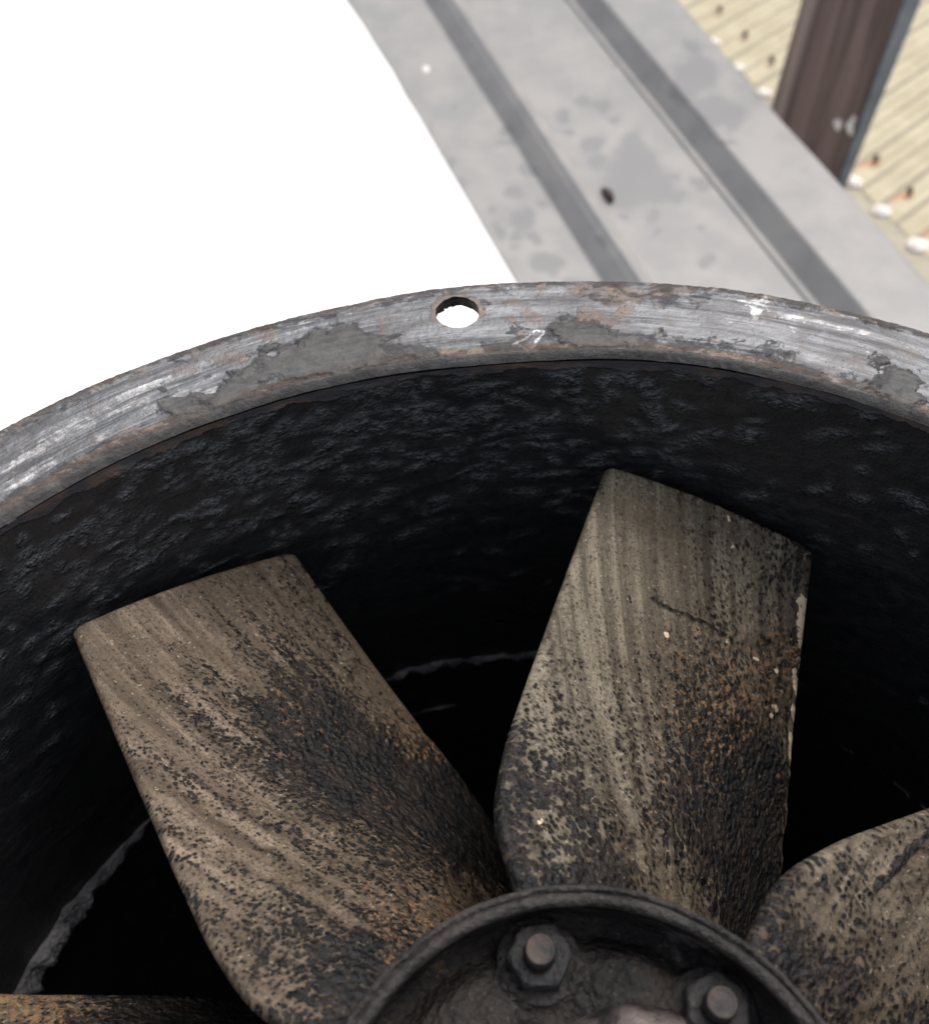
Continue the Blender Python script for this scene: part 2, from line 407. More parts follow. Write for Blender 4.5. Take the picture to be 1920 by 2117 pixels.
# holes every 45 degrees
HR = .0282; HC = [(94.87+45*k) % 360 for k in range(8)]
hid = np.zeros(R2.shape, bool); VX, VY = X2.copy(), Y2.copy()
Dh = np.full(R2.shape, 9.); Hx = np.zeros(R2.shape); Hy = np.zeros(R2.shape)
for hc in HC:
    hx, hy = .9445*math.cos(math.radians(hc)), .9445*math.sin(math.radians(hc))
    d = np.hypot(X2-hx, Y2-hy); k = d < Dh
    Dh = np.where(k, d, Dh); Hx = np.where(k, hx, Hx); Hy = np.where(k, hy, Hy)
HRa = HR + .0012*(vn(np.arctan2(Y2-Hy, X2-Hx)*6, 0, 4)-.5)
near = Dh < HRa
k = np.where(near, HRa/np.maximum(Dh, 1e-6), 1)
VX = Hx+(X2-Hx)*k; VY = Hy+(Y2-Hy)*k
rust = np.maximum(rust, .75*(1-ss(Dh, .030, .046))*(Y2 > Hy-.01))
V = np.stack([VX, VY, Z2], -1).reshape(-1, 3)
UVc = np.stack([np.radians(phd)[:, None]*.93+0*R2, R2], -1).reshape(-1, 2)
Fg = grid(n_ph, NT, True)
nr = near.reshape(-1)
Fg = Fg[~nr[Fg].all(1)]
Fg = Fg[:, ::-1]
# under side (coarse) and outer rim
nb = len(V)
Vb = np.r_[np.c_[Rout*np.cos(pr), Rout*np.sin(pr), Z2[:, -1]], np.c_[Rout*np.cos(pr), Rout*np.sin(pr), 0*pr-TH_F]]
idx = np.arange(n_ph); j = (idx+1) % n_ph
Fs = np.stack([nb+idx, nb+j, nb+n_ph+j, nb+n_ph+idx], -1)
V = np.r_[V, Vb]; zc = np.zeros((2*n_ph, 2))+[0, 1]
zc[:, 0] = np.r_[np.radians(phd), np.radians(phd)]
UVc = np.r_[UVc, zc]
mk = np.stack([dark, rust, lite], -1).reshape(-1, 3); mk = np.r_[mk, np.tile([.6, .5, 0], (2*n_ph, 1))]
mesh_obj('flange', V, np.r_[Fg, Fs[:, ::-1]], M_flange, casing, uv=UVc, col={'mask': mk})
# hole walls, ragged with crust
for hc in HC:
    hx, hy = .9445*math.cos(math.radians(hc)), .9445*math.sin(math.radians(hc))
    an = np.linspace(0, 2*math.pi, 97)[:-1]; zz = np.array([-.001, -.006, -.011, -TH_F])
    rr = HR+.0004 + .0012*(vn(an*6, 0, 4)-.5)
    A, Z = np.meshgrid(an, zz, indexing='ij')
    ragged = ss(np.sin(A-.3), .0, .9)*.0045*vn(A*9, 0, 7)*(np.linspace(0, 1, 4)[None]**1.5)
    Rr = rr[:, None] - ragged
    W = np.stack([hx+Rr*np.cos(A), hy+Rr*np.sin(A), Z], -1).reshape(-1, 3)
    mesh_obj('bolt_hole', W, grid(96, 4, True), M_grease, casing)
# underside of the flange plate, pierced by the same holes
def underside():
    pa = np.radians(np.arange(0, 360, .5)); ra = np.linspace(.885, .995, 32)
    A, R = np.meshgrid(pa, ra, indexing='ij'); X = R*np.cos(A); Y = R*np.sin(A)
    D = np.full(R.shape, 9.); hX = np.zeros(R.shape); hY = np.zeros(R.shape)
    for hc in HC:
        hx, hy = .9445*math.cos(math.radians(hc)), .9445*math.sin(math.radians(hc))
        d = np.hypot(X-hx, Y-hy); k = d < D; D = np.where(k, d, D); hX = np.where(k, hx, hX); hY = np.where(k, hy, hY)
    hr = HR+.0012
    k = np.where(D < hr, hr/np.maximum(D, 1e-6), 1); X = hX+(X-hX)*k; Y = hY+(Y-hY)*k
    f = grid(len(pa), 32, True); q = (D < hr).reshape(-1); f = f[~q[f].all(1)]
    mesh_obj('flange_underside', np.stack([X, Y, 0*X-TH_F-.0005], -1).reshape(-1, 3), f, M_out, casing)
underside()

# inner wall
phw = np.r_[np.arange(18, 165, .22), np.arange(165, 378, 1.5)]
zw = np.r_[-.0118, -.015, np.arange(-.018, -.30, -.0035), np.arange(-.30, -.95, -.008), np.linspace(-1.0, -24.9, 40)]
A, Z = np.meshgrid(np.radians(phw), zw, indexing='ij')
Rw = wrapr(INN, phw % 360, .8665)[:, None]
Rb = Rw + (.8665-Rw)*ss(-Z, .02, .3)
lump = fbm(A*.87*20, Z*38, 1, 3, .55); lump2 = fbm(A*.87*7, Z*9, 5, 3)
fall = ss(-Z, .015, .05)
amp = .0030*fall*(.4+.6*ss(lump2, .35, .65))
drips = 0
Rr = Rb - amp*np.maximum(lump-.42, 0)*2.2 - .004*(lump2-.5)*fall
# thick clot hanging under the right part of the flange
def onwall(x, y, r=.866):
    d = ((x-960)/F)*rx + ((1058.5-y)/F)*ux + fw
    a_, b_, c_ = d[0]**2+d[1]**2, 2*(CX*d[0]+CY*d[1]), CX*CX+CY*CY-r*r
    q = CAMP+(-b_+math.sqrt(b_*b_-4*a_*c_))/(2*a_)*d; return math.atan2(q[1], q[0]), q[2]
clot = 0*A
for x_, y_, w_ in [(1336, 815, 16), (1342, 838, 20), (1352, 852, 22), (1362, 868, 22), (1372, 880, 20), (1385, 884, 14), (1325, 800, 12)]:
    pa_, pz_ = onwall(x_, y_); clot = np.maximum(clot, np.exp(-(((A-pa_)*.87*2250/w_)**2+((Z-pz_)*1700/w_)**2)))
clot = clot*(.3+1.3*fbm(A*90, Z*80, 8, 4))
Rr = Rr - clot*.005
Rr = Rr + .0016*(1-fall)*0
rng = np.random.default_rng(5)
LM = np.zeros_like(Z)
phr = np.radians(phw); 
for i in range(560):
    lp = math.radians(rng.normal(108, 24) if i < 400 else rng.uniform(30, 155)); lz = -.03-abs(rng.normal(0, .17)) if i < 500 else -rng.uniform(.03, .75)
    w_, h_ = rng.uniform(.005, .022)*(1 if i % 9 else 1.6), rng.uniform(.005, .012)
    hi = rng.uniform(.35, 1.0); sl_ = rng.normal(0, .25)
    ci = np.where(np.abs((phr-lp)*.87) < w_*3)[0]; cj = np.where(np.abs(zw-lz) < h_*3+w_)[0]
    if len(ci) == 0 or len(cj) == 0: continue
    a_, z_ = np.meshgrid(phr[ci], zw[cj], indexing='ij'); dx_ = (a_-lp)*.87; dz_ = (z_-lz)-sl_*dx_
    e_ = np.exp(-((dx_/w_)**2+(dz_/h_)**2))*(.55+.9*fbm(a_*120, z_*150, i, 3))*hi
    LM[np.ix_(ci, cj)] = np.maximum(LM[np.ix_(ci, cj)], e_)
LM = LM*(Z < -.018)
Rr = Rr - LM*.0007
LMm = np.maximum(np.clip(LM*1.1, 0, 1), clot*1.1)
W = np.stack([Rr*np.cos(A), Rr*np.sin(A), Z], -1).reshape(-1, 3)
mesh_obj('inner_wall', W, grid(len(phw), len(zw), True), M_wall, casing,
         uv=np.stack([A*.87, Z], -1).reshape(-1, 2), col={'mask': np.repeat(LMm.reshape(-1, 1), 3, 1)})
# outer wall of the casing
pa = np.radians(np.arange(0, 360, 3)); zo = np.array([-TH_F-.001, -2, -5, -24.95])
A, Z = np.meshgrid(pa, zo, indexing='ij'); R = .886
mesh_obj('outer_wall', np.stack([R*np.cos(A), R*np.sin(A), Z], -1).reshape(-1, 3), grid(len(pa), 4, True, flip=False), M_out, casing)
# sealant beads round the lower joint
def bead(zc, rad, name, gaps, seed):
    pa = np.radians(np.r_[np.arange(20, 165, .3), np.arange(165, 380, 2)]); nn = 13
    q = np.linspace(-math.pi*.5, math.pi*.5, nn)
    A, Q = np.meshgrid(pa, q, indexing='ij')
    w = rad*(.62+.32*fbm(A*34, 0, seed, 3))*(.52+.55*ss(A, 2.2, 2.45))*(1-.45*(A < 1.0)); 
    g_ = ss(fbm(A*5.0, 1, seed+2, 3), gaps-.04, gaps+.06)*(1-.8*(A < 1.0)*ss(fbm(A*26, 2, 3, 2), .25, .42))
    if rad > .015:
        q_ = ss(A, 2.36, 2.50) + ss(A, 1.36, 1.42)*(1-ss(A, 1.90, 2.0)) + .8*ss(A, .60, .66)*(1-ss(A, .70, .78)) + .6*ss(A, .83, .84)*(1-ss(A, .86, .87))
        g_ = np.clip(q_, 0, 1)*(.72+.28*g_)
    if rad < .015: g_ = g_*ss(A, 1.38, 1.45)*(1-ss(A, 1.84, 1.9))
    w = w*(.05+.95*g_)
    lum = (fbm(A*.87*48, Q*1.6, seed+5, 5, .62)-.5)*rad*1.7
    R = .868 - (np.cos(Q)*w*.8+np.maximum(lum, -.3*rad)*np.cos(Q)*g_)
    Zz = zc + np.sin(Q)*w*1.15+(fbm(A*40, 0, seed+8, 3)-.5)*rad*.45
    mesh_obj(name, np.stack([R*np.cos(A), R*np.sin(A), Zz], -1).reshape(-1, 3), grid(len(pa), nn, True), M_seam, casing)
bead(-.800, .026, 'sealant_bead', .36, 3)
bead(-.985, .013, 'sealant_bead', .50, 11)
# motor under the impeller, carried by four arms, and the duct floor
pa = np.radians(np.arange(0, 360, 5))
def revolve(name, prof, mat, parent, seg=72, disp=0.0, fr=20, seed=0, cx=0, cy=0):
    pa = np.linspace(0, 2*math.pi, seg+1)[:-1]; prof = np.array(prof, float)
    A = np.repeat(pa[:, None], len(prof), 1); R = np.repeat(prof[None, :, 0], seg, 0); Z = np.repeat(prof[None, :, 1], seg, 0)
    X = R*np.cos(A); Y = R*np.sin(A)
    if disp:
        k = ss(R, 0.0, .02)
        d = (fbm(X*fr, Y*fr, Z*fr+seed, 4)-.5)*2*disp
        e = (fbm(X*fr+9, Y*fr, Z*fr+seed+4, 4)-.5)*2*disp
        R = R+e*k; Z = Z+d; X = R*np.cos(A); Y = R*np.sin(A)
    return mesh_obj(name, np.stack([X+cx, Y+cy, Z], -1).reshape(-1, 3), grid(seg, len(prof), True, flip=prof[0, 0] > prof[-1, 0]), mat, parent)
def box(c, s, rz=0.0):
    c = np.array(c); v = []
    for x in (-1, 1):
        for y in (-1, 1):
            for z in (-1, 1):
                a_, b_ = x*s[0]/2, y*s[1]/2
                v.append((c[0]+a_*math.cos(rz)-b_*math.sin(rz), c[1]+a_*math.sin(rz)+b_*math.cos(rz), c[2]+z*s[2]/2))
    return v, [(0, 1, 3, 2), (4, 6, 7, 5), (0, 4, 5, 1), (2, 3, 7, 6), (0, 2, 6, 4), (1, 5, 7, 3)]
revolve('motor', [(.0, -.70), (.17, -.70), (.19, -.74), (.19, -1.55), (.15, -1.6), (0, -1.6)], M_dark, casing)
for k in range(4):
    an = math.radians(20+90*k); v, f = box((.53*math.cos(an), .53*math.sin(an), -1.45), (.68, .03, .08), an)
    mesh_obj('motor_arm', v, f, M_dark, casing, smooth=False)

# ------------------------------------------------------------ impeller
imp = thing('fan_impeller', 'seven-bladed fan impeller with tan crusted blades and black greasy hub', 'fan', (0, 0, -.1))
OFF = np.array([0, 0, .1])
Lc = np.array([[.84, 1.4256, -.191], [.7665, 1.4515, -.1951], [.6929, 1.4818, -.1946], [.6194, 1.5177, -.1892], [.5458, 1.563, -.1785], [.4723, 1.6223, -.1621], [.3987, 1.6961, -.1404], [.3252, 1.7585, -.122], [.2516, 1.74, -.118]])
Rc = np.array([[.84, 1.0793, -.2844], [.7665, 1.0431, -.3515], [.6929, .9977, -.4145], [.6194, .9424, -.4732], [.5458, .8762, -.5276], [.4723, .7992, -.5776], [.3987, .7122, -.6237], [.3252, .6158, -.6661], [.2516, .5103, -.7049]])
def cr(tab, x):
    n = len(tab); x = np.clip(x, 0, 1)*(n-1); i = np.minimum(x.astype(int), n-2); t = (x-i)[:, None]
    P = np.vstack([2*tab[0]-tab[1], tab, 2*tab[-1]-tab[-2]])
    a_, b_, c_, d_ = P[i], P[i+1], P[i+2], P[i+3]
    return .5*(2*b_+(-a_+c_)*t+(2*a_-5*b_+4*c_-d_)*t*t+(-a_+3*b_-3*c_+d_)*t**3)
D7 = 2*math.pi/7
# amount of tarry crust at sample spots of each blade (x, y on the photograph's grid)
CR_A = """120,370,.05 250,320,.1 450,230,.12 700,170,.18 880,110,.3 960,200,.5 1000,300,.38 200,500,.1 400,450,.16 600,400,.22 800,350,.32 950,380,.42 1080,420,.55
250,700,.18 400,650,.1 550,600,.4 600,640,.6 700,520,.36 850,480,.5 950,560,.8 1100,520,.55 1200,560,.2 1280,640,.1 350,850,.3 450,780,.14 600,800,.42 700,720,.5 800,700,.85 950,700,1 1100,700,1.1 1220,660,.95 1340,660,.3 1400,760,.6
400,1000,.36 550,950,.3 700,900,.42 850,900,.8 1000,900,1 1150,900,1.15 1300,850,1.2 1450,850,1.2 450,1150,.4 600,1100,.3 750,1050,.38 850,1100,.4 950,1050,.68 1100,1050,.95 1300,1050,1.1 1500,1050,1.3 1600,1100,1.3
500,1250,.42 650,1250,.36 800,1250,.3 950,1230,.38 1050,1200,.4 1150,1200,.6 1300,1200,.85 1500,1250,1.2 550,1380,.45 700,1400,.45 850,1400,.5 1000,1350,.42 1150,1330,.38 1300,1350,.5 1450,1330,.6 1600,1380,.35 1700,1330,1 1650,1250,1.2
650,1520,.5 800,1500,.75 950,1500,.85 1100,1450,.5 1250,1420,.4 1400,1420,.3 1500,1400,.3 700,1620,.42 850,1620,.5 950,1650,.7 1050,1600,.9 1200,1550,.95 800,1720,.45 900,1750,.5 1000,1800,.9 1100,1750,1.0 850,1800,.75 1300,1500,.9"""
CR_B = """640,150,.25 800,200,.25 1000,280,.35 1200,380,.42 1400,470,.6 600,350,.1 800,350,.15 1000,400,.28 1200,500,.34 1350,550,.65 1400,650,.4 500,550,.1 700,600,.1 900,600,.2 1100,650,.32 1300,700,.38
450,750,.15 600,800,.08 800,800,.2 950,850,.38 1100,850,.46 1250,900,.42 1320,950,.8 380,950,.36 500,950,.22 650,950,.2 750,980,.38 850,1000,.5 950,1020,.62 1100,1050,.68 1250,1050,.5 1300,1100,.45 1200,1150,.85
300,1100,.42 450,1100,.36 600,1100,.26 720,1150,.5 800,1150,.48 950,1150,.8 1100,1200,.95 1320,1250,.5 230,1300,.65 350,1280,.6 450,1250,.42 600,1280,.4 700,1300,.42 800,1300,.6 950,1350,.85 1100,1350,1.05 1250,1350,1
200,1450,.8 350,1450,.8 500,1400,.6 580,1450,.42 700,1450,.44 850,1450,.78 1000,1500,.9 1150,1500,1.1 1300,1500,.8 200,1600,.9 320,1640,.5 450,1600,.85 600,1600,.52 700,1600,.48 850,1600,.82 1000,1600,.95 1200,1600,1.2
230,1720,.9 330,1720,.32 385,1740,.3 500,1720,.9 620,1700,.6 700,1700,.35 780,1750,.36 850,1700,.75 1000,1750,1 1200,1750,1.2 300,1830,1 500,1820,1 650,1830,.95 760,1820,.5 850,1830,.28 920,1900,.22 1010,1850,.95 1150,1900,1.2 1290,1700,.6"""
CR_C = """800,850,.8 1000,700,.65 1200,500,.8 1300,650,.75 1100,950,.85 1150,1050,.9 1250,900,.55 1100,640,.3 1050,600,.35 1400,800,.6 1500,600,.38 1700,400,.4 1600,900,.38 1700,1100,.36 1300,1200,.8 1400,1300,.5 1800,1300,.7 1750,700,.32 900,1000,.95 950,580,.9 1250,400,.5 1500,250,.38 1200,580,.3 1130,830,.3"""
RU_A = "1000,770,.75 1150,600,.4 930,870,.5 1300,1050,.6 1400,1430,.8 1470,1400,.7 1280,1150,.55 1400,720,.8 400,500,.15 700,900,.2 600,1300,.15 1100,900,.3 1500,1100,.2 1000,1600,.3 950,300,.45 1150,450,.4"
RU_B = "1130,1140,.95 1000,1000,.6 920,1370,.7 1100,1100,.8 780,1680,.5 1030,1130,.8 850,1050,.55 1100,500,.4 700,500,.1 500,1000,.1 400,1500,.15 1000,1700,.45 1200,1700,.2 1320,1450,.7 1320,1650,.7 900,1250,.6 600,1300,.2 1250,1300,.3 950,1500,.6"
def spots(t, ox, oy, k):
    a_ = np.array([[float(q) for q in w.split(',')] for w in t.split()]); return np.c_[a_[:, 0]*k+ox, a_[:, 1]*k+oy, a_[:, 2]]
SPT = {0: (spots(CR_B, 960, 900, .496), spots(RU_B, 960, 900, .496)), 1: (spots(CR_A, 100, 1100, .547), spots(RU_A, 100, 1100, .547)),
       2: (spots(CR_C, 1320, 1650, .3282), np.array([[1500, 1900, .15], [1850, 1900, .4], [1880, 2060, .5], [1700, 1750, .2]])),
       3: (np.array([[0, 2075, .35], [40, 2060, .15], [90, 2075, .25], [115, 2098, .3], [160, 2058, .4], [160, 2080, .9], [230, 2062, .7], [300, 2090, 1.1], [450, 2090, 1.2], [130, 2117, 1], [40, 2112, .6], [60, 2200, 1], [400, 2200, 1.2]]),
           np.array([[40, 2070, .95], [100, 2090, .9], [220, 2060, .5], [350, 2090, .2], [0, 2200, .3]]))}
def spread(P, x, y, sg):
    n_ = np.zeros_like(x); d_ = np.full_like(x, 1e-12)
    for px, py, w in P:
        r2 = (x-px)**2+(y-py)**2; k = np.exp(-r2/(2*sg*sg))+1e-4/(1+r2/(sg*sg*4)); n_ += w*k; d_ += k
    return n_/d_
def masks(kind, u, v, X):
    x, y = img_of(X[..., 0], X[..., 1], X[..., 2])
    x = x+(fbm(x/40, y/40, 3, 3)-.5)*34; y = y+(fbm(x/40, y/40, 9, 3)-.5)*34
    sg = {0: 33, 1: 36, 2: 30, 3: 34}[kind]
    crust = spread(SPT[kind][0], x, y, sg); rust = spread(SPT[kind][1], x, y, 55)
    if kind == 0: crust = crust-.25*np.exp(-((u-.99)/.03)**2)*ss(v, .25, .4)
    if kind == 1: crust = crust-.25*np.exp(-((u-.99)/.04)**2)*ss(v, .05, .2)*(1-ss(v, .55, .62))
    if kind == 0: rust = np.maximum(rust, .6*np.exp(-((u-.99)/.03)**2))
    lite = 0*u
    if kind == 0: lite = .98*np.exp(-((u-1.0)/.05)**2)*ss(v, .05, .10)*(1-ss(v, .38, .50))*(.55+.6*ss(np.sin(v*70+3*np.sin(v*23)), -.4, .3))
    return np.stack([np.clip(crust, 0, 1.3), rust, lite], -1)
def make_blade(kind, k, seed, warm):
    e = np.array([0, .0035, .008, .014, .022])
    uu = np.r_[e, np.linspace(.03, .97, 200), 1-e[::-1]]
    vv = np.r_[e*.6, np.linspace(.02, 1, 330)]
    nu, nv = len(uu), len(vv)
    Lp = cr(Lc, vv); Rp = cr(Rc, vv)
    # rounded tip corners
    U, Vv = np.meshgrid(uu, vv, indexing='ij')
    def lerp(c, w): return Lp[None, :, c]*(1-w)+Rp[None, :, c]*w
    gz = U*(1-.55*ss(Vv, .35, 1.0)) + .55*ss(Vv, .35, 1.0)*U**2.3
    gp = U*(1-.35*ss(Vv, .35, 1.0)) + .35*ss(Vv, .35, 1.0)*(1-(1-U)**1.5)
    r = lerp(0, U); phi = lerp(1, gp) + k*D7; z = lerp(2, gz)
    # tip: slightly bowed outwards with blunted corners
    r = r - .004*np.sin(math.pi*U)*(1-ss(Vv, 0, .15))
    r = r - .007*(np.clip(1-U/.02, 0, 1)**2+np.clip(1-(1-U)/.05, 0, 1)**2*1.2)*(1-Vv)
    X = np.stack([r*np.cos(phi), r*np.sin(phi), z], -1)
    # camber
    du = np.gradient(X, axis=0); dv = np.gradient(X, axis=1)
    Nn = np.cross(du, dv); Nn /= np.linalg.norm(Nn, axis=-1, keepdims=True)
    if Nn[..., 2].mean() < 0: Nn = -Nn
    X = X + Nn*(.024*np.sin(math.pi*U)*(.15+.85*ss(Vv, .0, .45))*(1-.5*ss(Vv, .6, 1)))[..., None]
    mk = masks(kind, U, Vv, X)
    BX, BY = img_of(X[..., 0], X[..., 1], X[..., 2])
    def line(pts, w, val, ch=0):
        jx = BX+(fbm(BX/9, BY/9, 3, 2)-.5)*9; jy = BY+(fbm(BX/9, BY/9, 7, 2)-.5)*9; dm_ = np.full_like(BX, 1e9)
        for (x0, y0), (x1, y1) in zip(pts[:-1], pts[1:]):
            L2 = (x1-x0)**2+(y1-y0)**2; tq = np.clip(((jx-x0)*(x1-x0)+(jy-y0)*(y1-y0))/L2, 0, 1)
            dm_ = np.minimum(dm_, np.hypot(jx-x0-tq*(x1-x0), jy-y0-tq*(y1-y0)))
        mk[..., ch] = np.maximum(mk[..., ch], val*(1-ss(dm_, w*.5, w*1.3)))
    if kind == 0:
        line([(1350, 1222), (1360, 1246), (1392, 1262), (1425, 1272), (1460, 1288), (1500, 1312)], 2.0, 1.1)
        line([(1348, 1224), (1352, 1236)], 7, .7)
        for px, py, w in ((1500, 1324, 9), (1632, 1322, 9), (1560, 1360, 8), (1602, 1382, 7), (1640, 1385, 12), (1600, 1460, 10), (1612, 1430, 12), (1592, 1478, 8), (1375, 1310, 7), (1512, 1125, 6), (1505, 1070, 6), (1120, 1730, 16), (1145, 1755, 14), (1112, 1700, 8)):
            line([(px, py), (px+2, py+w*.6)], w*.8, .72 if px > 1200 else .56, 2)
    if kind == 1:
        line([(420, 1445), (480, 1435), (520, 1420), (575, 1400)], 2, .55)
    if kind == 2:
        line([(1930, 1700), (1880, 1755), (1840, 1800), (1805, 1835)], 9, 1.3)
        mk[..., 2] = np.maximum(mk[..., 2], .46*np.exp(-((BX-1670)/45)**2-((BY-1895)/45)**2))
    # crust thickness as real relief
    c = ss(mk[..., 0]+(fbm(X[..., 0]*26+seed, X[..., 1]*26, X[..., 2]*26, 4)-.5)*1.0, .42, .65)
    rel = c*(.0025+.0045*(fbm(X[..., 0]*70, X[..., 1]*70+seed, X[..., 2]*70, 3))) + .0012*(fbm(X[..., 0]*120, X[..., 1]*120, X[..., 2]*120+seed, 2)-.5)
    edge = np.minimum(np.minimum(U, 1-U)/.022, np.minimum(Vv/.013, 1)); rnd = 1-np.sqrt(np.clip(1-(1-np.clip(edge, 0, 1))**2, 0, 1))
    Tk = .015
    top = X+Nn*(rel-rnd*Tk*.42)[..., None]
    wob = (fbm(U*3+Vv*40, seed, 1, 3)-.5)*.004*(1-ss(np.minimum(U, 1-U), 0, .02))
    bot = X-Nn*(Tk-rnd*Tk*.38)[..., None]
    V = np.r_[top.reshape(-1, 3), bot.reshape(-1, 3)]
    nT = nu*nv; f = grid(nu, nv); fb = grid(nu, nv, off=nT, flip=True)
    a_ = np.arange(nv-1); s1 = np.stack([a_, a_+1, nT+a_+1, nT+a_], -1); b0 = (nu-1)*nv
    s2 = np.stack([b0+a_+1, b0+a_, nT+b0+a_, nT+b0+a_+1], -1)
    c_ = np.arange(nu-1)*nv; s3 = np.stack([c_+nv, c_, nT+c_, nT+c_+nv], -1)
    c2 = c_+nv-1; s4 = np.stack([c2, c2+nv, nT+c2+nv, nT+c2], -1)
    ch = np.linalg.norm(np.diff(X, axis=0), axis=-1).cumsum(0); ch = np.r_[np.zeros((1, nv)), ch]
    dist_right = (ch[-1][None]-ch)*(.45+.55*ch[-1, 0]/ch[-1][None])                       # distance from the right edge
    uvs = np.stack([dist_right, Vv*.66], -1).reshape(-1, 2)
    mk = mk.reshape(-1, 3)
    o = mesh_obj('blade', V+OFF, np.r_[f, fb, s1, s2, s3, s4], mat_blade(seed, warm, 1.3 if kind == 1 else 1.0), imp, uv=np.r_[uvs, uvs], col={'mask': np.r_[mk, mk]})
    return o
b0 = make_blade(0, 0, 2.3, 0); b0['label'] = 'upright blade with cream paint chips on its right edge'
b1 = make_blade(1, 1, 7.9, 1); b1['label'] = 'left blade with brown tip and tarry black right half'
b2 = make_blade(2, -1, 13.1, .4); b2['label'] = 'blade at the right border with a dark groove'
b3 = make_blade(3, 2, 21.7, 1); b3['label'] = 'dark glossy blade at the bottom left with rust patch'
for k in (3, 4, 5):
    c = b0.copy(); sc.collection.objects.link(c); c.parent = imp; c.rotation_euler = (0, 0, k*D7); del c['label']
# groove and casting marks
def strip_on(kfun, pts, w, name, mat): pass

# hub shell
hr = .2515
def dens(pts, step):
    out = []
    for (a0, b0_), (a1, b1_) in zip(pts[:-1], pts[1:]):
        n = max(1, int(math.hypot(a1-a0, b1_-b0_)/step))
        for i in range(n): out.append((a0+(a1-a0)*i/n, b0_+(b1_-b0_)*i/n))
    out.append(pts[-1]); return out
prof = dens([(.10, -.76), (hr-.004, -.76), (hr, -.74), (hr, -.13), (hr, -.108), (hr-.002, -.1015), (hr-.005, -.0995), (hr-.0075, -.1015), (hr-.0085, -.106), (hr-.0098, -.1015), (hr-.013, -.099), (hr-.0185, -.100), (hr-.0205, -.104), (hr-.0208, -.110), (hr-.0180, -.116)], .003)
prof = [(r, z+.1) for r, z in prof]
# shell runs from the skirt over the double rim
pa_seg = 900
revolve('hub_rim', prof, M_rim, imp, seg=pa_seg, disp=.0011, fr=42, seed=2)
def hubfloor():
    n = 700; rr = np.r_[np.linspace(.0, .225, 110), .2285, .230, .2305, .231, .2312, .2313]
    A, R = np.meshgrid(np.linspace(0, 2*math.pi, n+1)[:-1], rr, indexing='ij')
    X, Y = R*np.cos(A), R*np.sin(A)
    Z = -.178 + .010*(fbm(X*9, Y*9, 3, 3)-.5)*2 + .003*(fbm(X*45, Y*45, 1, 4)-.5)*2
    for k in range(7):
        an = .8109+k*D7; d = np.hypot(X-.199*math.cos(an), Y-.199*math.sin(an)); Z += .010*(1-ss(d, .036, .05))*1.0
        an2 = an+D7/2; d = np.hypot(X-.17*math.cos(an2), Y-.17*math.sin(an2)); Z += .012*(1-ss(d, .02, .065))
    Z = Z - .014*ss(R, .2, .225)
    # wall up to the rim lip
    wl_ = np.array([0]*110+[.3, .55, .75, .9, .97, 1.0]); wl_[110:] = [.06, .25, .5, .72, .9, 1.0]
    Z = Z*(1-wl_[None])+(-.114)*wl_[None]
    rj = (fbm(X*30, Y*30, Z*30, 3)-.5)*.003*(R > .226) + .011*(R > .226)*(1-wl_[None]**4)
    X = (R+rj)*np.cos(A); Y = (R+rj)*np.sin(A)
    mesh_obj('hub_face', np.stack([X, Y, Z+.1], -1).reshape(-1, 3), grid(n, len(rr), True), M_grease, imp)
hubfloor()
# bosses cast in the hub centre
def dome(cx, cy, ax, ay, h, z0, mat, name, seed, flat=.5, rot=0):
    n, m_ = 72, 26; q = np.linspace(0, 1, m_)
    A, Q = np.meshgrid(np.linspace(0, 2*math.pi, n+1)[:-1], q, indexing='ij')
    hz = np.where(Q < flat, 1, np.sqrt(np.clip(1-((Q-flat)/(1-flat))**2, 0, 1)))
    x, y = ax*Q*np.cos(A), ay*Q*np.sin(A)
    X = cx+x*math.cos(rot)-y*math.sin(rot); Y = cy+x*math.sin(rot)+y*math.cos(rot)
    Z = z0+h*hz+(fbm(X*40, Y*40, seed, 4)-.5)*.005
    return mesh_obj(name, np.stack([X, Y, Z], -1).reshape(-1, 3), grid(n, m_, True, flip=False), mat, imp)
dome(.055, .088, .088, .068, .050, -.185+.1, M_boss, 'hub_boss', 3, .55)
dome(-.045, .085, .055, .060, .028, -.18+.1, M_grease, 'hub_boss', 6, .3)
dome(0, -.03, .12, .11, .06, -.185+.1, M_grease, 'hub_boss', 6, .7)

